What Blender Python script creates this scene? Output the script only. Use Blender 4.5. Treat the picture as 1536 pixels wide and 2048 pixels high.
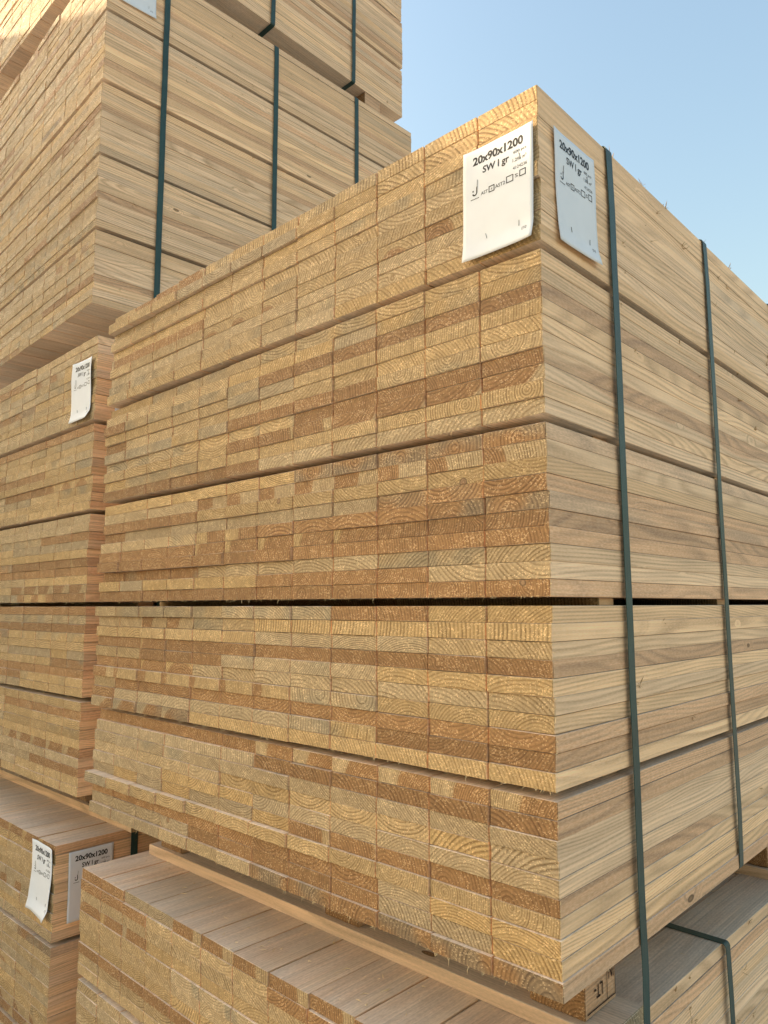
import bpy, bmesh, math, random
from mathutils import Vector, Matrix

for o in list(bpy.data.objects):
    bpy.data.objects.remove(o)
SC = bpy.context.scene
COL = SC.collection

# ------------------------------------------------------------------ camera
CAM_P = Vector((0.4277, -0.7299, 0.4106))
YAW, PITCH, ROLL, FPX = -0.7522, 0.1261, 0.0024, 1475.265
fwd = Vector((math.sin(YAW)*math.cos(PITCH), math.cos(YAW)*math.cos(PITCH), math.sin(PITCH)))
rgt0 = Vector((math.cos(YAW), -math.sin(YAW), 0)); dwn0 = fwd.cross(rgt0)
rgt = math.cos(ROLL)*rgt0 + math.sin(ROLL)*dwn0
dwn = -math.sin(ROLL)*rgt0 + math.cos(ROLL)*dwn0
cd = bpy.data.cameras.new('camera'); cam = bpy.data.objects.new('camera', cd); COL.objects.link(cam)
cam.matrix_world = Matrix(((rgt.x, -dwn.x, -fwd.x, CAM_P.x), (rgt.y, -dwn.y, -fwd.y, CAM_P.y), (rgt.z, -dwn.z, -fwd.z, CAM_P.z), (0, 0, 0, 1)))
cd.sensor_fit = 'HORIZONTAL'; cd.sensor_width = 36; cd.lens = 36*FPX/1536
cd.clip_start = 0.02; cd.clip_end = 5000
SC.camera = cam

# ------------------------------------------------------------------ sky and sun
SUN_V = Vector((-1.0, -0.55, 0.50)).normalized()          # towards the sun
SUN_EL = math.asin(SUN_V.z); SUN_AZ = math.atan2(SUN_V.x, SUN_V.y)
wd = bpy.data.worlds.new('World'); SC.world = wd; wd.use_nodes = True
wn = wd.node_tree; bg = wn.nodes['Background']
sky = wn.nodes.new('ShaderNodeTexSky'); sky.sky_type = 'NISHITA'; sky.sun_disc = False
sky.sun_elevation = SUN_EL; sky.sun_rotation = SUN_AZ
sky.altitude = 100; sky.air_density = 2.0; sky.dust_density = 5.0; sky.ozone_density = 2.2
wn.links.new(sky.outputs[0], bg.inputs[0]); bg.inputs[1].default_value = 0.15
sl = bpy.data.lights.new('sun', 'SUN'); sl.energy = 3.2; sl.angle = math.radians(0.6); sl.color = (1.0, 0.76, 0.48)
sun = bpy.data.objects.new('sun', sl); COL.objects.link(sun)
sun.rotation_euler = SUN_V.to_track_quat('Z', 'Y').to_euler(); sun.location = (-6, -4, 6)
SC.view_settings.view_transform = 'Standard'; SC.view_settings.look = 'None'
SC.view_settings.exposure = 1.17; SC.view_settings.gamma = 1.0
SC.view_settings.use_curve_mapping = False
SC.cycles.max_bounces = 6; SC.cycles.diffuse_bounces = 3; SC.cycles.glossy_bounces = 2; SC.cycles.caustics_reflective = False

# ------------------------------------------------------------------ helpers
def new_obj(name, mesh, mat=None, parent=None, loc=None):
    o = bpy.data.objects.new(name, mesh); COL.objects.link(o)
    if mat is not None and mesh is not None and not mesh.materials: mesh.materials.append(mat)
    if parent is not None: o.parent = parent
    if loc is not None: o.location = loc
    return o
def empty(name, loc, rz, label, cat, group=None):
    o = bpy.data.objects.new(name, None); COL.objects.link(o)
    o.empty_display_size = 0.1
    o.location = loc; o.rotation_euler = (0, 0, rz); o['label'] = label; o['category'] = cat
    if group: o['group'] = group
    return o
def mesh_from(name, v, f, smooth=False):
    m = bpy.data.meshes.new(name); m.from_pydata([tuple(p) for p in v], [], f); m.update()
    if smooth: m.polygons.foreach_set('use_smooth', [True]*len(m.polygons))
    return m
def box_bevel(lo, hi, b, jit=0.0, rnd=None):
    """box with chamfered edges: 24 vertices, 44 triangles"""
    v = []; idx = {}
    for sx in (0, 1):
        for sy in (0, 1):
            for sz in (0, 1):
                c = [(lo, hi)[s][a] for a, s in enumerate((sx, sy, sz))]
                dirs = [1 if s == 0 else -1 for s in (sx, sy, sz)]
                for ax in range(3):             # the vertex lying on the face normal to ax
                    p = [c[a] + (0 if a == ax else dirs[a]*b) for a in range(3)]
                    if jit: p = [q + rnd.uniform(-jit, jit) for q in p]
                    idx[(sx, sy, sz, ax)] = len(v); v.append(p)
    f = []
    for ax in range(3):
        a, b2 = [(1, 2), (2, 0), (0, 1)][ax]
        for s in (0, 1):
            q = []
            for (i, j) in ((0, 0), (1, 0), (1, 1), (0, 1)):
                k = [0, 0, 0]; k[ax] = s; k[a] = i; k[b2] = j; q.append(idx[(*k, ax)])
            f.append(q if s else q[::-1])
    for ax in range(3):                          # edge chamfers along ax
        a, b2 = [(1, 2), (2, 0), (0, 1)][ax]
        for i in (0, 1):
            for j in (0, 1):
                k0 = [0, 0, 0]; k0[a] = i; k0[b2] = j; k1 = list(k0); k1[ax] = 1
                q = [idx[(*k0, a)], idx[(*k1, a)], idx[(*k1, b2)], idx[(*k0, b2)]]
                f.append(q if (i == j) else q[::-1])
    for sx in (0, 1):
        for sy in (0, 1):
            for sz in (0, 1):
                q = [idx[(sx, sy, sz, a)] for a in range(3)]
                f.append(q if (sx+sy+sz) % 2 else q[::-1])
    return v, f
def project(p):
    d = Vector(p) - CAM_P; z = d.dot(fwd)
    if z < 0.05: return None
    return 768 + FPX*d.dot(rgt)/z, 1024 + FPX*d.dot(dwn)/z, z

# ------------------------------------------------------------------ materials
class NT:
    def __init__(s, name):
        s.m = bpy.data.materials.new(name); s.m.use_nodes = True; s.t = s.m.node_tree
        s.t.nodes.clear(); s.n = s.t.nodes
        s.out = s.n.new('ShaderNodeOutputMaterial'); s.b = s.n.new('ShaderNodeBsdfPrincipled')
        s.t.links.new(s.b.outputs[0], s.out.inputs[0])
    def put(s, sock, v):
        if hasattr(v, 'links') or hasattr(v, 'is_linked'): s.t.links.new(v, sock)
        else: sock.default_value = v
    def math(s, op, a, b=0.0, c=0.0, clamp=False):
        n = s.n.new('ShaderNodeMath'); n.operation = op; n.use_clamp = clamp
        for i, v in enumerate((a, b, c)): s.put(n.inputs[i], v)
        return n.outputs[0]
    def vmath(s, op, a, b=(0, 0, 0)):
        n = s.n.new('ShaderNodeVectorMath'); n.operation = op; s.put(n.inputs[0], a); s.put(n.inputs[1], b)
        return n.outputs[1] if op in ('LENGTH', 'DOT_PRODUCT') else n.outputs[0]
    def sep(s, v):
        n = s.n.new('ShaderNodeSeparateXYZ'); s.put(n.inputs[0], v); return n.outputs
    def comb(s, x, y, z):
        n = s.n.new('ShaderNodeCombineXYZ')
        for i, v in enumerate((x, y, z)): s.put(n.inputs[i], v)
        return n.outputs[0]
    def noise(s, vec, scale=1.0, detail=2.0, rough=0.5):
        n = s.n.new('ShaderNodeTexNoise'); s.put(n.inputs['Vector'], vec); n.inputs['Scale'].default_value = scale
        n.inputs['Detail'].default_value = detail; n.inputs['Roughness'].default_value = rough
        return n.outputs['Fac'], n.outputs['Color']
    def white(s, vec):
        n = s.n.new('ShaderNodeTexWhiteNoise'); n.noise_dimensions = '3D'; s.put(n.inputs['Vector'], vec)
        return n.outputs['Value'], n.outputs['Color']
    def voro(s, vec, scale=1.0, feature='F1'):
        n = s.n.new('ShaderNodeTexVoronoi'); n.feature = feature; s.put(n.inputs['Vector'], vec); n.inputs['Scale'].default_value = scale
        return n.outputs['Distance'], n.outputs['Color']
    def ramp(s, fac, stops, interp='LINEAR'):
        n = s.n.new('ShaderNodeValToRGB'); n.color_ramp.interpolation = interp; e = n.color_ramp.elements
        while len(e) < len(stops): e.new(0.5)
        for i, (p, c) in enumerate(stops):
            e[i].position = p; e[i].color = (c, c, c, 1) if not isinstance(c, tuple) else (*c, 1)
        s.put(n.inputs[0], fac); return n.outputs[0]
    def mapr(s, v, a, b, c=0.0, d=1.0, smooth=False):
        n = s.n.new('ShaderNodeMapRange'); n.interpolation_type = 'SMOOTHSTEP' if smooth else 'LINEAR'
        for i, q in enumerate((v, a, b, c, d)): s.put(n.inputs[i], q)
        return n.outputs[0]
    def mix(s, f, a, b, mode='MIX'):
        n = s.n.new('ShaderNodeMix'); n.data_type = 'RGBA'; n.blend_type = mode; n.clamp_factor = True
        s.put(n.inputs[0], f)
        for i, v in ((6, a), (7, b)): s.put(n.inputs[i], (*v, 1) if isinstance(v, tuple) else v)
        return n.outputs[2]
    def attr(s, name, typ):
        n = s.n.new('ShaderNodeAttribute'); n.attribute_name = name; n.attribute_type = typ; return n.outputs['Vector']
    def bump(s, h, strength, dist, normal=None):
        n = s.n.new('ShaderNodeBump'); n.inputs['Strength'].default_value = strength if not hasattr(strength, 'links') else 1
        if hasattr(strength, 'links'): s.put(n.inputs['Strength'], strength)
        n.inputs['Distance'].default_value = dist; s.put(n.inputs['Height'], h)
        if normal is not None: s.put(n.inputs['Normal'], normal)
        return n.outputs[0]

SAP_E, SAP_L = (0.74, 0.545, 0.310), (0.42, 0.265, 0.115)
HRT_E, HRT_L = (0.53, 0.300, 0.130), (0.31, 0.150, 0.058)
def pine(name, joined):
    """solid-texture pine: rings about a pith that wanders along the board; grain = (pith x, pith z, y offset), tint = (heart radius, value, grey stain)"""
    s = NT(name)
    if joined:
        P = s.attr('local', 'GEOMETRY'); G = s.attr('grain', 'GEOMETRY'); T = s.attr('tint', 'GEOMETRY')
    else:
        tc = s.n.new('ShaderNodeTexCoord'); P = tc.outputs['Object']; G = s.attr('grain', 'OBJECT'); T = s.attr('tint', 'OBJECT')
    x, y0, z = s.sep(P); px, pz, yo = s.sep(G); rh, val, grey = s.sep(T)
    y = s.math('ADD', y0, s.math('MODULO', yo, 10.0))
    sd = s.math('FLOOR', s.math('MULTIPLY', yo, 0.01)) if False else s.math('MULTIPLY', s.math('FLOOR', s.math('DIVIDE', yo, 10.0)), 17.37)
    # pith drift
    _, dc = s.noise(s.comb(sd, s.math('MULTIPLY', y, 1.6), 3.3), 1.0, 1.0)
    dx, _, dz = s.sep(s.vmath('SCALE' if False else 'SUBTRACT', dc, (0.5, 0.5, 0.5)))
    vx = s.math('ADD', s.math('SUBTRACT', x, px), s.math('MULTIPLY', dx, 0.07))
    vz = s.math('ADD', s.math('SUBTRACT', z, pz), s.math('MULTIPLY', dz, 0.07))
    r0 = s.math('SQRT', s.math('ADD', s.math('MULTIPLY', vx, vx), s.math('MULTIPLY', vz, vz)))
    n2, _ = s.noise(s.comb(s.math('MULTIPLY_ADD', x, 22.0, sd), s.math('MULTIPLY', y, 2.0), s.math('MULTIPLY', z, 22.0)), 1.0, 2.0)
    # knots
    kd, kc = s.voro(s.comb(s.math('MULTIPLY_ADD', x, 12.0, sd), s.math('MULTIPLY', y, 5.0), s.math('MULTIPLY', z, 12.0)), 1.0)
    kr = s.sep(kc)[0]
    kon = s.math('GREATER_THAN', kr, 0.5)
    ksz = s.mapr(kr, 0.5, 1.0, 0.022, 0.078)
    kn = s.math('DIVIDE', s.math('ADD', kd, s.math('MULTIPLY', s.math('SUBTRACT', n2, 0.5), 0.10)), ksz)
    kmask = s.math('MULTIPLY', kon, s.mapr(kn, 0.95, 1.08, 1.0, 0.0))
    krim = s.math('MULTIPLY', kon, s.math('SUBTRACT', 1.0, s.math('ABSOLUTE', s.math('MULTIPLY', s.math('SUBTRACT', kn, 1.0), 6.0)), clamp=True))
    kbend = s.math('MULTIPLY', kon, s.mapr(kn, 1.0, 3.2, 0.012, 0.0, True))
    r = s.math('ADD', s.math('ADD', r0, s.math('MULTIPLY', s.math('SUBTRACT', n2, 0.5), 0.0055)), kbend)
    # rings
    freq = s.math('DIVIDE', 1.0, s.math('MULTIPLY_ADD', s.math('FRACT', s.math('MULTIPLY', sd, 1.73)), 0.0030, 0.0030))
    ph = s.math('MULTIPLY', r, freq)
    ring = s.ramp(s.math('FRACT', ph), [(0.0, 0.55), (0.14, 0.06), (0.45, 0.16), (0.84, 1.0), (1.0, 0.55)])
    rvar, _ = s.white(s.comb(s.math('FLOOR', ph), sd, 0.0))
    ring = s.math('MULTIPLY', ring, s.mapr(rvar, 0.0, 1.0, 0.45, 1.0))
    # heartwood
    n3, _ = s.noise(s.comb(s.math('MULTIPLY_ADD', x, 60.0, sd), s.math('MULTIPLY', y, 9.0), s.math('MULTIPLY', z, 60.0)), 1.0, 1.0)
    rr = s.math('ADD', r, s.math('MULTIPLY', s.math('SUBTRACT', n3, 0.5), 0.004))
    hm = s.mapr(s.math('SUBTRACT', rr, rh), -0.002, 0.0028, 1.0, 0.0, True)
    sap = s.mix(ring, SAP_E, SAP_L); hrt = s.mix(ring, HRT_E, HRT_L)
    hue = s.math('FRACT', s.math('MULTIPLY_ADD', sd, 3.31, s.math('MULTIPLY', val, 0.4)))
    sap = s.mix(1.0, sap, s.mix(hue, (1.06, 0.98, 0.80), (0.95, 1.0, 1.12)), 'MULTIPLY')
    col = s.mix(hm, sap, hrt)
    # blue-grey stain
    n4, _ = s.noise(s.comb(s.math('MULTIPLY_ADD', x, 14.0, sd), s.math('MULTIPLY', y, 1.5), s.math('MULTIPLY', z, 20.0)), 1.0, 1.0)
    gm = s.math('MULTIPLY', s.mapr(n4, 0.42, 0.62, 0.0, 1.0, True), grey)
    col = s.mix(s.math('MULTIPLY', gm, 0.55), col, s.mix(ring, (0.36, 0.33, 0.24), (0.20, 0.19, 0.15)))
    # lengthwise streaks and cloudy tone
    st, _ = s.noise(s.comb(s.math('MULTIPLY_ADD', x, 260.0, sd), s.math('MULTIPLY', y, 4.0), s.math('MULTIPLY', z, 260.0)), 1.0, 2.0)
    tone = s.math('MULTIPLY', s.mapr(st, 0.3, 0.7, 0.86, 1.12), s.mapr(n3, 0.2, 0.8, 0.90, 1.10))
    tone = s.math('MULTIPLY', tone, s.mapr(val, 0.0, 1.0, 0.84, 1.12))
    # faces: sawn end, sawn edge, wide face
    geo = s.n.new('ShaderNodeNewGeometry'); vt = s.n.new('ShaderNodeVectorTransform'); vt.vector_type = 'NORMAL'
    vt.convert_from = 'WORLD'; vt.convert_to = 'OBJECT'; s.put(vt.inputs[0], geo.outputs['True Normal'])
    _, ny, nz = s.sep(vt.outputs[0])
    end = s.math('GREATER_THAN', s.math('ABSOLUTE', ny), 0.55)
    wide = s.math('GREATER_THAN', s.math('ABSOLUTE', nz), 0.80)
    # edges and wide faces: paler, a little dusty, fine saw fuzz
    fz, _ = s.noise(s.comb(s.math('MULTIPLY', x, 500.0), s.math('MULTIPLY', y, 140.0), s.math('MULTIPLY', z, 700.0)), 1.0, 2.0)
    side = s.mix(s.mapr(fz, 0.35, 0.75, 0.28, 0.62), col, (0.86, 0.655, 0.425))
    dst, _ = s.noise(s.comb(s.math('MULTIPLY_ADD', x, 16.0, sd), s.math('MULTIPLY', y, 5.0), 0.0), 1.0, 3.0, 0.65)
    side = s.mix(s.math('MULTIPLY', wide, s.mapr(dst, 0.3, 0.7, 0.45, 0.9)), side, s.mix(fz, (0.44, 0.41, 0.33), (0.80, 0.74, 0.60)))
    # end grain: deeper colour, pale torn fibres with their glints painted into the colour
    rst = s.mapr(s.math('FRACT', s.math('MULTIPLY', sd, 7.713)), 0.0, 1.0, 0.15, 1.15)
    rk = s.math('ADD', 1.0, s.math('MULTIPLY', rst, s.mapr(ring, 0.0, 1.0, 0.10, -0.27)))
    endc = s.mix(1.0, s.mix(1.0, col, (0.63, 0.615, 0.58), 'MULTIPLY'), s.comb(rk, rk, rk), 'MULTIPLY')
    sk = s.mapr(ring, 0.0, 1.0, 1.04, 0.91)
    side = s.mix(1.0, side, s.comb(s.math('MULTIPLY', sk, 1.12), s.math('MULTIPLY', sk, 1.025), s.math('MULTIPLY', sk, 1.03)), 'MULTIPLY')
    wob = s.math('MULTIPLY', n3, 6.0)
    sv = s.comb(s.math('FLOOR', s.math('ADD', s.math('MULTIPLY', x, 640.0), wob)), s.math('ADD', sd, s.math('MODULO', yo, 10.0)), s.math('FLOOR', s.math('ADD', s.math('MULTIPLY', z, 850.0), wob)))
    _, scol = s.white(sv)
    scr = s.sep(scol)
    patch, _ = s.noise(s.comb(s.math('MULTIPLY_ADD', x, 45.0, sd), s.math('MULTIPLY', s.math('MODULO', yo, 10.0), 5.0), s.math('MULTIPLY', z, 80.0)), 1.0, 2.0)
    thr = s.mapr(patch, 0.38, 0.72, 0.985, 0.74)
    spk = s.math('GREATER_THAN', scr[0], thr)
    rough_d = s.mapr(scr[1], 0.0, 1.0, 0.86, 1.10)
    endc = s.mix(1.0, endc, s.comb(rough_d, rough_d, rough_d), 'MULTIPLY')
    endc = s.mix(s.math('MULTIPLY', spk, 0.75), endc, s.mix(0.3, s.mix(1.0, endc, (1.6, 1.6, 1.6), 'MULTIPLY'), (0.86, 0.66, 0.38)))  # specks of pale fibre, brightened in the colour to stand for glints
    col = s.mix(end, side, endc)
    kcol = s.mix(s.math('FRACT', s.math('MULTIPLY', kn, 3.0)), (0.23, 0.125, 0.06), (0.40, 0.25, 0.13))
    col = s.mix(kmask, col, kcol); col = s.mix(s.math('MULTIPLY', krim, 0.8), col, (0.075, 0.04, 0.02))
    col = s.mix(1.0, col, s.comb(tone, tone, tone), 'MULTIPLY')
    s.put(s.b.inputs['Base Color'], col)
    s.put(s.b.inputs['Roughness'], s.mix(s.math('MULTIPLY', end, spk), (0.68, 0.68, 0.68), (0.32, 0.32, 0.32)))
    s.b.inputs['Specular IOR Level'].default_value = 0.35
    # relief
    fine, _ = s.noise(s.comb(s.math('MULTIPLY', x, 800.0), s.math('MULTIPLY', y, s.mapr(end, 0.0, 1.0, 160.0, 800.0)), s.math('MULTIPLY', z, 800.0)), 1.0, 1.0)
    s.put(s.b.inputs['Normal'], s.bump(fine, s.mapr(end, 0.0, 1.0, 0.35, 0.75), 0.0007))
    return s.m
PINE = pine('sawn_pine', False); PINE_J = pine('sawn_pine_joined', True)

def plain(name, col, rough=0.6, spec=0.4, bump=0, bscale=300, lo=0.82, hi=1.10):
    s = NT(name); tc = s.n.new('ShaderNodeTexCoord')
    f, _ = s.noise(tc.outputs['Object'], 35.0, 4.0)
    d = tuple(c*lo for c in col); u = tuple(min(1, c*hi) for c in col)
    s.put(s.b.inputs['Base Color'], s.mix(s.mapr(f, 0.3, 0.7), d, u))
    s.b.inputs['Roughness'].default_value = rough; s.b.inputs['Specular IOR Level'].default_value = spec
    if bump:
        g, _ = s.noise(tc.outputs['Object'], bscale, 3.0); s.put(s.b.inputs['Normal'], s.bump(g, bump, 0.0008))
    return s.m
SPLINTER = plain('torn_wood_fibre', (0.72, 0.54, 0.29), 0.6)
TUFT = plain('torn_knot_fibre', (0.40, 0.26, 0.12), 0.7)
PAPER = plain('white_paper', (0.76, 0.785, 0.82), 0.55, 0.4, lo=0.97, hi=1.01)
INK = plain('black_print', (0.018, 0.018, 0.02), 0.5, 0.3)
STAPLE = plain('steel_staple', (0.16, 0.16, 0.16), 0.35, 0.6)
STAMP = plain('stamp_ink', (0.05, 0.03, 0.02), 0.8, 0.1)
def strap_mat():
    s = NT('green_strapping'); tc = s.n.new('ShaderNodeTexCoord')
    x, y, z = s.sep(tc.outputs['Object'])
    f, _ = s.noise(tc.outputs['Object'], 20.0, 3.0)
    sc, _ = s.noise(s.comb(s.math('MULTIPLY', x, 60.0), s.math('MULTIPLY', y, 900.0), s.math('MULTIPLY', z, 40.0)), 1.0, 4.0, 0.7)
    s.put(s.b.inputs['Base Color'], s.mix(s.mapr(sc, 0.5, 0.8, 0.0, 0.35), s.mix(s.mapr(f, 0.3, 0.7), (0.007, 0.037, 0.032), (0.011, 0.054, 0.048)), (0.16, 0.18, 0.16)))
    s.b.inputs['Roughness'].default_value = 0.45; s.b.inputs['Specular IOR Level'].default_value = 0.45
    w = s.math('ADD', s.math('SINE', s.math('MULTIPLY', s.math('ADD', z, s.math('ADD', x, y)), 2800.0)), s.math('SINE', s.math('MULTIPLY', s.math('SUBTRACT', y, s.math('ADD', z, x)), 2800.0)))
    s.put(s.b.inputs['Normal'], s.bump(w, 0.25, 0.0003))
    return s.m
STRAP = strap_mat()
def ground_mat():
    s = NT('yard_concrete'); tc = s.n.new('ShaderNodeTexCoord')
    a, _ = s.noise(tc.outputs['Object'], 0.7, 6.0, 0.6); b, _ = s.noise(tc.outputs['Object'], 60.0, 4.0)
    s.put(s.b.inputs['Base Color'], s.mix(s.mapr(a, 0.3, 0.7), s.mix(b, (0.24, 0.22, 0.19), (0.34, 0.31, 0.27)), s.mix(b, (0.34, 0.32, 0.28), (0.46, 0.43, 0.38))))
    s.b.inputs['Roughness'].default_value = 0.9; s.put(s.b.inputs['Normal'], s.bump(b, 0.4, 0.004)); return s.m

# ------------------------------------------------------------------ the ground
ZG = -1.30
g = new_obj('ground', mesh_from('ground', [(-400, -400, ZG), (400, -400, ZG), (400, 400, ZG), (-400, 400, ZG)], [(0, 1, 2, 3)]), ground_mat())
g['kind'] = 'structure'

# ------------------------------------------------------------------ timber packs
BW, BT, BL = 0.09, 0.02, 1.2
PITCH_X, GAP, TIER = 0.0896, 0.010, 0.2
PACK_H = 5*TIER + 4*GAP
rb = random.Random(5)
BOARDS = []                                   # shared board shapes, origin at the board's centre
for k in range(10):
    v, f = box_bevel((-0.0438, -0.6, -0.00976), (0.0438, 0.6, 0.00976), 0.0006, 0.0003, rb)
    BOARDS.append(mesh_from('board_shape', v, f)); BOARDS[-1].materials.append(PINE)
BV = [([tuple(p.co) for p in m.vertices], [tuple(q.vertices) for q in m.polygons]) for m in BOARDS]

def lumber_pack(name_seed, loc, rz, label, p_heart, n_single=300, jog=1.0, overhang=None, rows=None, group='strapped packs of sawn boards', fuzz=True, yj=0.0009):
    """600 boards in five tiers of ten layers; origin = right front edge at the underside of the lowest layer; boards run along +y, layers build towards -x"""
    R = random.Random(name_seed)
    root = empty('lumber_pack', loc, rz, label, 'timber pack', group)
    M = Matrix.Translation(Vector(loc)) @ Matrix.Rotation(rz, 4, 'Z')
    recs = []; fz = []
    for tier in range(5):                     # 0 = lowest
        z0 = tier*(TIER+GAP)
        ph = p_heart[4-tier]
        tx = R.gauss(0, 0.0015)
        for lay in range(10):
            z = z0 + (lay+0.5)*BT
            pit = PITCH_X + R.uniform(-0.00005, 0.0001)*jog
            xo = tx + R.gauss(0, 0.0004); yo = R.gauss(0, 0.0008)
            left = R.gauss(0, 0.0058)*jog
            if overhang and (tier, lay) in overhang: dx_, dy_ = overhang[(tier, lay)]; xo += dx_; yo += dy_
            # a layer is a few long boards crosscut into pieces: pieces of one run share their rings
            col_i = 0
            while col_i < 12:
                run = min(12-col_i, R.choice((2, 3, 4, 5, 6, 8)))
                heart = R.random() < ph
                if heart:
                    px, pz, rh = R.uniform(-0.07, 0.07), R.uniform(-0.06, 0.06), R.uniform(0.045, 0.16)
                else:
                    px, pz, rh = R.uniform(-0.09, 0.09), R.uniform(-0.10, 0.10), R.choice((0.0,)*9 + (0.03,))
                ystart = R.randrange(1, 400)*10 + R.uniform(0, 5); val0 = R.random(); gr0 = R.uniform(0.5, 1.0) if R.random() < 0.24 else 0.0
                for j in range(run):
                    i = col_i + j
                    bx = -(i+0.5)*pit + xo + R.gauss(0, 0.0003)
                    by = BL/2 + yo + left*(i/11.0)**1.5 + R.gauss(0, yj) + (R.gauss(0, 0.0012) if tier == 4 and lay == 9 else 0)
                    bz = z + R.gauss(0, 0.00007) + (abs(R.gauss(0, 0.0008)) if tier == 4 and lay == 9 else 0)
                    tl = R.gauss(0, 0.00022)
                    recs.append(dict(p=(bx, by, bz), tl=tl, s=R.randrange(10), grain=(px + R.gauss(0, 0.003), pz + R.gauss(0, 0.0015), ystart + j*0.16), tint=(rh, min(1, max(0, val0 + R.gauss(0, 0.12))), gr0 if R.random() < 0.8 else 0.0), flip=R.random() < 0.12, tier=tier, lay=lay, col=i))
                    # torn fibres along the lower edge of the sawn end
                    n = R.choice((1, 2, 4, 7)) + (R.randrange(9, 20) if lay == 0 else 0)
                    for _ in range(n if fuzz else 0):
                        fz.append((bx + R.uniform(-0.044, 0.044), by - 0.6, bz - 0.0096, lay == 0))
                    if i == 0 and fuzz:
                        for _ in range(R.choice((2, 4, 6))): fz.append((bx + 0.0445, by - 0.6, bz + R.uniform(-0.0095, 0.0095), False))
                        for _ in range(R.choice((0, 0, 0, 1)) if lay else R.choice((2, 3))): fz.append((bx + 0.0445, by + R.uniform(-0.58, 0.58), bz - 0.009, False))
                    if i == 0 and fuzz:
                        for _ in range(6): fz.append((bx + R.uniform(-0.03, 0.0445), by + 0.6, bz + R.uniform(-0.0095, 0.0095), True))
                col_i += run
    # which boards show largest
    for q in recs:
        sc = 0
        vis = q['col'] == 0 or True
        P0 = M @ Vector((q['p'][0], q['p'][1]-0.6, q['p'][2])); a = project(P0)
        if a and -60 < a[0] < 1596 and -60 < a[1] < 2108: sc = 1/a[2]**2
        if q['col'] == 0:
            for t in (0.0, 0.3, 0.6, 0.9, 1.2):
                b = project(M @ Vector((q['p'][0]+0.045, q['p'][1]-0.6+t, q['p'][2])))
                if b and 0 < b[0] < 1536 and 0 < b[1] < 2048: sc = max(sc, 2/b[2]**2)
        q['sc'] = sc
    if rows: recs = [q for q in recs if q['tier'] >= rows or True]
    order = sorted(recs, key=lambda q: -q['sc'])
    single = [q for q in order[:n_single] if q['sc'] > 0]; rest = [q for q in order if q not in single] if len(single) < 601 else []
    for q in single:
        o = new_obj('board', BOARDS[q['s']], None, root, q['p'])
        o.rotation_euler = (0, 0, q['tl'] + 0.0)
        o['grain'] = list(q['grain']); o['tint'] = list(q['tint'])
    if rest:
        V = []; F = []; L = []; G = []; T = []
        for q in rest:
            vv, ff = BV[q['s']]; n0 = len(V); p = q['p']; ct, st_ = math.cos(q['tl']), math.sin(q['tl'])
            for c in vv:
                V.append((p[0]+c[0]*ct-c[1]*st_, p[1]+c[0]*st_+c[1]*ct, p[2]+c[2])); L.append(c); G.append(q['grain']); T.append(q['tint'])
            F += [tuple(i+n0 for i in t) for t in ff]
        m = mesh_from('boards', V, F)
        for nm, D in (('local', L), ('grain', G), ('tint', T)):
            at = m.attributes.new(nm, 'FLOAT_VECTOR', 'POINT'); at.data.foreach_set('vector', [c for d in D for c in d])
        o = new_obj('boards', m, PINE_J, root); o['kind'] = 'stuff'
    # splinters
    if fz:
        V = []; F = []
        for (x, y, z, low) in fz:
            if z > 0.835 and x > -0.13 and y < 0.17: continue
            ln = R.uniform(0.0015, 0.0045)*(2.0 if low and R.random() < 0.3 else 1); w = R.uniform(0.0003, 0.0007)
            d = Vector((R.gauss(0, 0.45), -R.uniform(0.05, 0.7), -R.uniform(0.3, 1.0) if R.random() < 0.85 else R.uniform(0.2, 0.7))).normalized()
            if x > -0.002 and y > 0.02: d = Vector((R.uniform(0.2, 0.9), R.gauss(0, 0.5), -R.uniform(0.3, 1))).normalized()
            if y > 1.0: d = Vector((R.gauss(0.2, 0.4), R.uniform(0.4, 1), R.gauss(-0.2, 0.4))).normalized(); y -= 0.0012
            a = Vector((x, y + 0.0006, z + 0.0006)); sdv = d.cross(Vector((R.gauss(0, 1), R.gauss(0, 1), R.gauss(0, 1)))).normalized()*w
            s2 = d.cross(sdv).normalized()*w; bnd = Vector((R.gauss(0, 0.3), R.gauss(0, 0.3), R.gauss(0, 0.3)))*ln
            n0 = len(V); V += [a+sdv, a-sdv, a+s2, a + d*ln*0.6 + sdv*0.6, a + d*ln*0.6 - sdv*0.6, a + d*ln + bnd*0.5]
            F += [(n0, n0+1, n0+4, n0+3), (n0+3, n0+4, n0+5), (n0+1, n0+2, n0+4), (n0+2, n0, n0+3)]
        o = new_obj('splinters', mesh_from('splinters', V, F), SPLINTER, root); o['kind'] = 'stuff'
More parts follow.
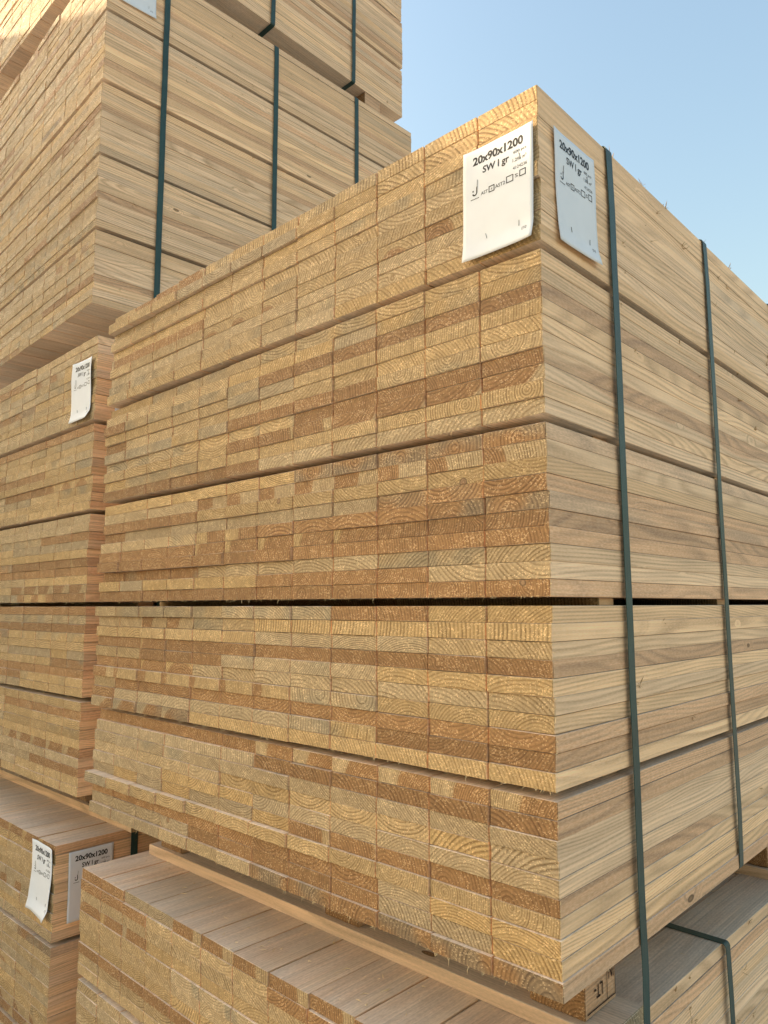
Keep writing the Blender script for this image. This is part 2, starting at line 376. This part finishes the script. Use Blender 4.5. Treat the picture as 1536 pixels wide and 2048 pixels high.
    # tufts torn out at knots on the long side
    if fuzz:
        V = []; F = []
        for q_ in range(55):
            yy = R.uniform(0.05, 1.17); zz = R.choice((R.uniform(0, PACK_H), R.uniform(0.75, PACK_H))); zz = round((zz % 0.21)/0.02)*0.02 - 0.003 + math.floor(zz/0.21)*0.21
            if q_ > 45: zz = PACK_H - 0.001
            if zz < 0.004 or (zz > 0.8 and yy < 0.18): continue
            for _ in range(R.randrange(3, 9)):
                ln = R.uniform(0.002, 0.006)*R.choice((1, 1, 1.6, 2.4)); w = R.uniform(0.0003, 0.0008)
                d = Vector((R.uniform(0.15, 0.8), R.gauss(0, 0.7), R.gauss(0.1, 0.6) + (0.9 if q_ > 45 else 0))).normalized()
                a = Vector((-0.0012, yy + R.gauss(0, 0.003), zz + R.gauss(0, 0.0015))); s1 = d.cross(Vector((0.3, 0.2, 1))).normalized()*w; s2 = d.cross(s1).normalized()*w
                t = a + d*ln + Vector((0, R.gauss(0, 0.3), R.gauss(0, 0.3)))*ln*0.5; md = a + d*ln*0.55; n0 = len(V)
                V += [a+s1, a-s1, a+s2, md+s1*0.8, md-s1*0.8, md+s2*0.8, t]
                F += [(n0, n0+1, n0+4, n0+3), (n0+1, n0+2, n0+5, n0+4), (n0+2, n0, n0+3, n0+5), (n0+3, n0+4, n0+6), (n0+4, n0+5, n0+6), (n0+5, n0+3, n0+6)]
        o = new_obj('splinters', mesh_from('splinters', V, F), TUFT, root); o['kind'] = 'stuff'
    # laths between the tiers
    for tier in range(1, 5):
        zz = tier*(TIER+GAP) - GAP
        for yy in (0.165, 0.60, 1.04):
            v, f = box_bevel((-0.535, -0.02, 0.0002), (0.535, 0.02, GAP-0.0002), 0.0008)
            lm = LATHS.setdefault('l', None) or mesh_from('lath_shape', v, f)
            if LATHS['l'] is None: lm.materials.append(PINE); LATHS['l'] = lm
            o = new_obj('lath', lm, None, root, (-0.5375 - R.uniform(0.010, 0.022), yy + R.gauss(0, 0.006), zz)); o.rotation_euler = (0, 0, R.gauss(0, 0.004))
            o['grain'] = [R.uniform(-.05, .05), R.uniform(-.05, .05), R.randrange(1, 400)*10 + R.uniform(0, 5)]; o['tint'] = [0.2, 0.2, 0.0]
    return root
LATHS = {}

def strap(root, y, zb=0.0, zt=PACK_H+0.0022, xl=-1.0775, xr=0.0015, w=0.0170, th=0.0009, skew=0.0, seed=0):
    """a flat band round the pack, drawn as a loop in x-z with rounded corners"""
    R = random.Random(seed); e = 0.0012; r = 0.012
    pts = []
    x0, x1, z0, z1 = xl-e, xr+e, zb-e, zt+e
    def arc(cx, cz, a0):
        return [(cx + r*math.cos(a0 + t*math.pi/8), cz + r*math.sin(a0 + t*math.pi/8)) for t in range(5)]
    n = 14
    pts += arc(x1-r*0.55, z1-r*0.55, 0) if False else []
    rr = 0.006
    def arc2(cx, cz, a0): return [(cx + rr*math.cos(a0 + t*math.pi/8), cz + rr*math.sin(a0 + t*math.pi/8)) for t in range(5)]
    side = [(x1 + R.gauss(0, 0.00025) + (0.0015 if 0 < k < n else 0), z0 + rr + (z1-z0-2*rr)*k/n) for k in range(1, n)]
    pts = side + arc2(x1-rr, z1-rr, 0) + [(x1-rr-(x1-x0-2*rr)*k/6, z1 + 0.0004) for k in range(1, 6)] + arc2(x0+rr, z1-rr, math.pi/2) + [(x0, z1-rr-(z1-z0-2*rr)*k/6) for k in range(1, 6)] + arc2(x0+rr, z0+rr, math.pi) + [(x0+rr+(x1-x0-2*rr)*k/6, z0-0.0004) for k in range(1, 6)] + arc2(x1-rr, z0+rr, 1.5*math.pi)
    N = len(pts); V = []; F = []
    for i, (px, pz) in enumerate(pts):
        a = Vector(pts[i-1]); b = Vector(pts[(i+1) % N]); t = (b-a).normalized(); nn = Vector((t.y, -t.x))
        yy = y + skew*(pz - zb)/(zt-zb) + R.gauss(0, 0.0002)
        for (dn, dy) in ((0, -w/2), (th, -w/2), (th, w/2), (0, w/2)):
            V.append((px + nn.x*dn, yy + dy, pz + nn.y*dn))
    for i in range(N):
        j = (i+1) % N
        for k in range(4):
            l = (k+1) % 4; F.append((4*i+k, 4*j+k, 4*j+l, 4*i+l))
    return new_obj('strap', mesh_from('strap', V, F), STRAP, root)

# ------------------------------------------------------------------ paper tags
def text_verts(txt, w, h, x, y, bold=0.0, rot=False):
    """flat mesh of a word fitted into w x h with its lower left at (x, y)"""
    c = bpy.data.curves.new('t', 'FONT'); c.body = txt; c.size = 1; c.offset = bold; c.resolution_u = 3
    o = bpy.data.objects.new('t', c); COL.objects.link(o)
    dg = bpy.context.evaluated_depsgraph_get(); dg.update()
    m = bpy.data.meshes.new_from_object(o.evaluated_get(dg))
    vs = [p.co.copy() for p in m.vertices]; fs = [tuple(p.vertices) for p in m.polygons]
    bpy.data.objects.remove(o); bpy.data.curves.remove(c); bpy.data.meshes.remove(m)
    x0 = min(p.x for p in vs); x1 = max(p.x for p in vs); y0 = min(p.y for p in vs); y1 = max(p.y for p in vs)
    return [((p.x-x0)/(x1-x0)*w + x, (p.y-y0)/(y1-y0)*h + y) for p in vs], fs
_TAGPRINT = None
def tag_print():
    global _TAGPRINT
    if _TAGPRINT: return _TAGPRINT
    V = []; F = []
    def add(v, f):
        n = len(V); V.extend(v); F.extend(tuple(i+n for i in t) for t in f)
    def word(t, u0, u1, vt, vb, bold=0.0):        # u across, v from the top, both 0..1
        add(*text_verts(t, (u1-u0)*TW, (vb-vt)*TH, u0*TW, (1-vb)*TH, bold))
    def rect(u0, u1, vt, vb): add([(u0*TW, (1-vb)*TH), (u1*TW, (1-vb)*TH), (u1*TW, (1-vt)*TH), (u0*TW, (1-vt)*TH)], [(0, 1, 2, 3)])
    def frame(u0, u1, vt, vb, t=0.011):
        tv = t*TW/TH
        rect(u0, u1, vt, vt+tv); rect(u0, u1, vb-tv, vb); rect(u0, u0+t, vt+tv, vb-tv); rect(u1-t, u1, vt+tv, vb-tv)
    word('20x90x1200', 0.14, 0.86, 0.070, 0.150, 0.035)
    word('SW I gr', 0.29, 0.665, 0.186, 0.272, 0.022)
    word('600 pcs', 0.725, 0.905, 0.180, 0.212, 0.004); word('1.296 m\u00b3', 0.715, 0.905, 0.246, 0.278, 0.006); word('4124236', 0.72, 0.915, 0.318, 0.346)
    word('AST', 0.265, 0.365, 0.412, 0.442, 0.004); frame(0.378, 0.462, 0.394, 0.450); word('x', 0.408, 0.432, 0.415, 0.433)
    word('AST2', 0.472, 0.612, 0.405, 0.437, 0.004); frame(0.628, 0.728, 0.380, 0.440); word('S', 0.752, 0.790, 0.390, 0.422, 0.004); frame(0.812, 0.900, 0.372, 0.430)
    # the small hooked emblem with its dot and the line below it
    hook = [(0.172+0.030*math.cos(a), 0.395+0.024*math.sin(a)) for a in [k*math.pi/10 for k in range(0, 10)]]
    pts = [(0.202, 0.345), (0.202, 0.37)] + hook
    for (a, b) in zip(pts[:-1], pts[1:]):
        d = Vector((b[0]-a[0], (b[1]-a[1])*1.4)); n = Vector((-d.y, d.x)).normalized()*0.009
        add([((a[0]+n.x)*TW, (1-a[1])*TH - n.y*TW), ((a[0]-n.x)*TW, (1-a[1])*TH + n.y*TW), ((b[0]-n.x)*TW, (1-b[1])*TH + n.y*TW), ((b[0]+n.x)*TW, (1-b[1])*TH - n.y*TW)], [(0, 1, 2, 3)])
    rect(0.140, 0.158, 0.372, 0.386)
    for k in range(6): rect(0.115+k*0.021, 0.130+k*0.021, 0.448, 0.456)
    word('[5]', 0.842, 0.905, 0.872, 0.900)
    _TAGPRINT = (V, F); return _TAGPRINT
TW, TH = 0.1045, 0.148
STAPLES = [(0.215, 0.29, 0.205, 0.36), (0.80, 0.215, 0.815, 0.27), (0.33, 0.80, 0.345, 0.845), (0.80, 0.80, 0.795, 0.85)]
def paper_tag(root, label, org, uax, nax, seed, curl=0.004, tilt=0.0):
    """org = lower left corner on the timber, in the pack's frame; uax = across, nax = outward"""
    R = random.Random(seed); u_, n_, v_ = Vector(uax), Vector(nax), Vector((0, 0, 1))
    ph = [R.uniform(0, 6.28) for _ in range(4)]
    def pt(u, v, lift=0.0):
        a, b = u/TW, v/TH
        # held by staples, the edges lift and the sheet ripples
        h = 0.0014 + 0.0003*math.sin(5.5*a + 3*b + ph[0]) + 0.0003*math.sin(7*b + 2*a + ph[1])
        h += curl*max(0, abs(a-0.5)*2 - 0.55)**1.5 * (0.6 + 0.5*math.sin(6*b + ph[2])) + curl*0.9*max(0, 0.14-b)/0.14*(0.4+0.6*a)
        h += curl*0.25*max(0, 1-abs(b-0.72)/0.14)*max(0, 1-abs(a-0.25)/0.3)
        for su0, sv0, su1, sv1 in STAPLES:
            d2 = ((a-su0)**2 + (1-b-(sv0+sv1)/2)**2*2)
            h -= 0.0007*math.exp(-d2/0.006)
        h = max(0.0006, h) + lift
        uu = u + tilt*(v-TH/2) + 0.0009*math.sin(4*b + ph[3]); vv = v - tilt*(u-TW/2)
        return Vector(org) + u_*uu + v_*vv + n_*h
    NU, NV = 18, 24
    V = [pt(TW*i/NU, TH*j/NV) for j in range(NV+1) for i in range(NU+1)]
    F = [(j*(NU+1)+i, j*(NU+1)+i+1, (j+1)*(NU+1)+i+1, (j+1)*(NU+1)+i) for j in range(NV) for i in range(NU)]
    n = len(V); V += [p - n_*0.00018 for p in V]
    F += [tuple(k+n for k in reversed(q)) for q in F]
    ring = [i for i in range(NU+1)] + [j*(NU+1)+NU for j in range(1, NV+1)] + [NV*(NU+1)+i for i in range(NU-1, -1, -1)] + [j*(NU+1) for j in range(NV-1, 0, -1)]
    F += [(ring[k], ring[k]+n, ring[(k+1) % len(ring)]+n, ring[(k+1) % len(ring)]) for k in range(len(ring))]
    t = new_obj('paper_tag', mesh_from('paper_tag', V, F, True), PAPER, root); t['label'] = label
    pv, pf = tag_print()
    new_obj('print', mesh_from('print', [pt(a, b, 0.00025) for a, b in pv], pf), INK, t)['kind'] = 'stuff'
    for su0, sv0, su1, sv1 in STAPLES:
        a = pt(su0*TW, (1-sv0)*TH, 0.0005); b = pt(su1*TW, (1-sv1)*TH, 0.0005)
        if (b-a).length > 0.011: b = a + (b-a).normalized()*0.010
        d = (b-a).normalized(); s1 = d.cross(n_)*0.00035; s2 = n_*0.0004
        vv = [a+s1, a+s2, a-s1, a-s2, b+s1, b+s2, b-s1, b-s2]
        new_obj('staple', mesh_from('staple', vv, [(0, 1, 5, 4), (1, 2, 6, 5), (2, 3, 7, 6), (3, 0, 4, 7), (0, 3, 2, 1), (4, 5, 6, 7)]), STAPLE, t)
    return t

# ------------------------------------------------------------------ pallets
def pallet(seed, loc, rz, label, h=0.122, xs=(-0.103, -0.50, -1.02), ys=(0.195, 0.93), xr=-0.028, stamp=False):
    """bottom skid boards across, three blocks on each; origin as the pack it carries, z = the surface it stands on"""
    R = random.Random(seed); root = empty('pallet', loc, rz, label, 'pallet', 'pallets under the timber packs')
    th = 0.021
    def wood(name, lo, hi, heart, b=0.0012):
        c = [(a+d)/2 for a, d in zip(lo, hi)]; hx = [(d-a)/2 for a, d in zip(lo, hi)]
        lx = hx[0] > hx[1]                     # grain along the longer side
        hh = (hx[1], hx[0], hx[2]) if lx else hx
        v, f = box_bevel([-q for q in hh], hh, b, 0.0005, R)
        o = new_obj(name, mesh_from(name, v, f), PINE, root, c)
        if lx: o.rotation_euler = (0, 0, -math.pi/2)
        o['grain'] = [R.uniform(-.06, .06), R.uniform(-.06, .06), R.randrange(1, 400)*10 + R.uniform(0, 5)]; o['tint'] = [0.25 if heart else 0.0, R.uniform(0.0, 0.3), 0.0 if heart else 1.0]
        return o
    first = None
    for y in ys:
        wood('skid_board', (-1.09, y-0.05, 0.0002), (xr, y+0.05, th), False)
        for x in xs:
            b = wood('block', (x-0.039, y-0.040, th+0.0003), (x+0.041, y+0.044, h-0.0004), True, 0.002)
            first = first or b
    return root, first

# ---- build: the packs in view
HM = (0.10, 0.22, 0.54, 0.38, 0.26)           # share of heartwood per tier, top to bottom
main = lumber_pack(11, (0, 0, 0), 0, 'large timber pack in the foreground with two white tags at its top corner', HM,
                   overhang={(0, 0): (0.0045, -0.003), (0, 1): (0.002, -0.001), (0, 2): (0.0015, 0.0)})
for k, (y, zb) in enumerate(((0.1836, -0.1215), (0.5456, 0.0), (0.928, -0.1215))):
    strap(main, y, zb=zb, skew=0.0, seed=k)
paper_tag(main, 'white printed tag stapled to the sawn board ends', (-0.1095, -0.002, 0.844), (1, 0, 0), (0, -1, 0), 3, 0.0065, 0.012)
paper_tag(main, 'white printed tag stapled to the long side by the strap', (0.0012, 0.034, 0.853), (0, 1, 0), (1, 0, 0), 4, 0.005, -0.02)

A = lumber_pack(21, (-1.195, 0.0278, 0.0), -0.0097, 'timber pack beside the foreground pack with one narrow white tag near its top', (0.2, 0.3, 0.45, 0.4, 0.4), jog=0.12, yj=0.0004)
for k, y in enumerate((0.18, 0.55, 0.91)): strap(A, y, seed=10+k)
paper_tag(A, 'white printed tag curling off the board ends', (-0.122, -0.002, 0.846), (1, 0, 0), (0, -1, 0), 6, 0.011, 0.03)
paper_tag(A, 'white tag seen edge on beside the foreground pack', (0.0012, 0.045, 0.853), (0, 1, 0), (1, 0, 0), 7, 0.004)

B = lumber_pack(31, (-1.3599, 0.0828, 1.1864), -0.0445, 'tall timber pack above the tagged middle pack, long side with three green straps', (0.15, 0.12, 0.12, 0.15, 0.2), jog=0.12, yj=0.0004)
for k, y in enumerate((0.174, 0.560, 0.913)): strap(B, y, seed=20+k)
paper_tag(B, 'white tag cut off by the top of the picture', (0.0012, 0.035, 0.882), (0, 1, 0), (1, 0, 0), 8, 0.004, -0.02)

C = lumber_pack(41, (-1.385, 0.113, 2.3464), -0.006, 'topmost timber pack of the high stack, its underside showing', (0.2, 0.2, 0.2, 0.2, 0.12), n_single=160, jog=0.12, yj=0.0004)
for k, y in enumerate((0.18, 0.548, 0.925)): strap(C, y, seed=30+k)

D = lumber_pack(51, (-1.2533, 0.0141, -1.1501), 0.0, 'lower timber pack with two white tags at its corner, dusty flat top', (0.15, 0.3, 0.35, 0.3, 0.3), n_single=120, jog=0.15, yj=0.0005)
for k, y in enumerate((0.184, 0.55, 0.91)): strap(D, y, seed=40+k)
paper_tag(D, 'white tag bent forward on the board ends', (-0.112, -0.002, 0.886), (1, 0, 0), (0, -1, 0), 9, 0.013, 0.04)
paper_tag(D, 'white tag on the long side, half hidden by the next pack', (0.0012, 0.030, 0.872), (0, 1, 0), (1, 0, 0), 12, 0.003)

E = lumber_pack(61, (-0.0365, -0.0093, -1.162), -0.0162, 'lowest timber pack carrying the foreground pack, knotty grey top boards', (0.3, 0.25, 0.3, 0.3, 0.3), n_single=200, jog=0.12, yj=0.0004)
for k, y in enumerate((0.185, 0.553, 0.92)): strap(E, y, seed=50+k)

# ---- pallets
PM, blk = pallet(1, (0, 0, -0.122), 0, 'wooden pallet under the foreground timber pack, stamped corner block')
pallet(2, (-1.195, 0.0278, -0.1101), -0.0097, 'wooden pallet under the middle timber pack with the single tag', h=0.110, xs=(-0.33, -0.62, -1.02))
pallet(3, (-1.36, 0.0828, 1.0401), -0.0445, 'wooden pallet lifting the high strapped pack off the one below', h=0.146)
pallet(4, (-1.385, 0.113, 2.2266), -0.006, 'wooden pallet under the topmost timber pack', h=0.1196, xs=(-0.045, -0.50, -1.02), ys=(0.22, 1.03), xr=-0.004)
pallet(5, (-1.2533, 0.0141, ZG), 0, 'wooden pallet on the ground under the two tag lower pack', h=0.1498)
pallet(6, (-0.0365, -0.0093, ZG), -0.0162, 'wooden pallet on the ground under the lowest front pack', h=0.1378)

# stamp on the corner block, printed upside down
V = []; F = []
def _st(v, f):
    n = len(V); V.extend((0.0408, -a, -b - 0.038) for a, b in v); F.extend(tuple(i+n for i in t) for t in f)
_st(*text_verts('000726', 0.040, 0.014, -0.010, -0.046, 0.01)); _st(*text_verts('LT-', 0.022, 0.016, -0.004, -0.022, 0.01)); _st(*text_verts('IN', 0.014, 0.018, -0.034, -0.036, 0.01))
for (a0, a1, b0, b1) in ((-0.038, 0.038, 0.004, 0.0055), (-0.016, -0.0148, -0.048, 0.004), (-0.038, -0.0368, -0.048, 0.004)): _st([(a0, b0), (a1, b0), (a1, b1), (a0, b1)], [(0, 1, 2, 3)])
o = new_obj('stamp', mesh_from('stamp', V, F), STAMP, blk); o['kind'] = 'stuff'
# loose slivers and shavings lying on the lower tops
def shavings(seed, x0, x1, y0, y1, z, n, rz, label):
    R = random.Random(seed); V = []; F = []
    for _ in range(n):
        ln = R.choice((R.uniform(0.002, 0.006), R.uniform(0.003, 0.018))); w = R.uniform(0.0003, 0.0012); a = R.gauss(1.57 if R.random() < 0.5 else 0.6, 0.7)
        c = Vector((R.uniform(x0, x1), R.uniform(y0, y1), z + 0.0006)); d = Vector((math.cos(a), math.sin(a), 0)); sd = Vector((-d.y, d.x, 0))*w; k = R.gauss(0, 0.25)*ln
        n0 = len(V); up = Vector((0, 0, R.uniform(0.0006, 0.0025)))
        V += [c-d*ln/2, c+sd+sd.normalized()*k+up*0.3, c+d*ln/2+up, c-sd+sd.normalized()*k+up*0.3, c+sd.normalized()*k+up*0.3+Vector((0, 0, w))]
        F += [(n0, n0+3, n0+4), (n0+3, n0+2, n0+4), (n0+2, n0+1, n0+4), (n0+1, n0, n0+4)]
    o = new_obj('wood_shavings', mesh_from('wood_shavings', V, F), SPLINTER); o['kind'] = 'stuff'; o['label'] = label; o['category'] = 'shavings'
    return o
shavings(5, -1.10, -0.06, 0.0, 1.1, -0.1205, 900, 0, 'loose slivers of wood scattered on the top of the lowest front pack')
shavings(6, -2.2, -1.27, 0.03, 0.9, -0.1090, 300, 0, 'loose slivers on the flat top of the lower pack with two tags')

# ---- unseen stacks added out of view to keep the low sun off these faces
for col_n, (fx, fy, side_w) in enumerate(((-4.0, -1.92, 'nearer'), (-4.80, -3.13, 'farther'))):
    for k, nm in enumerate(('lowest', 'second', 'third', 'highest')):
        z = ZG + 0.122 + k*1.162
        lumber_pack(71 + 10*col_n + k, (fx, fy, z), 0, nm + ' timber pack of the ' + side_w + ' unseen stack added for shade', (0.2,)*5, n_single=0, jog=0.4, fuzz=False, group='unseen timber packs added for shade')
        pallet(91 + 10*col_n + k, (fx, fy, z-0.122), 0, 'wooden pallet under the ' + nm + ' pack of the ' + side_w + ' unseen stack added for shade')
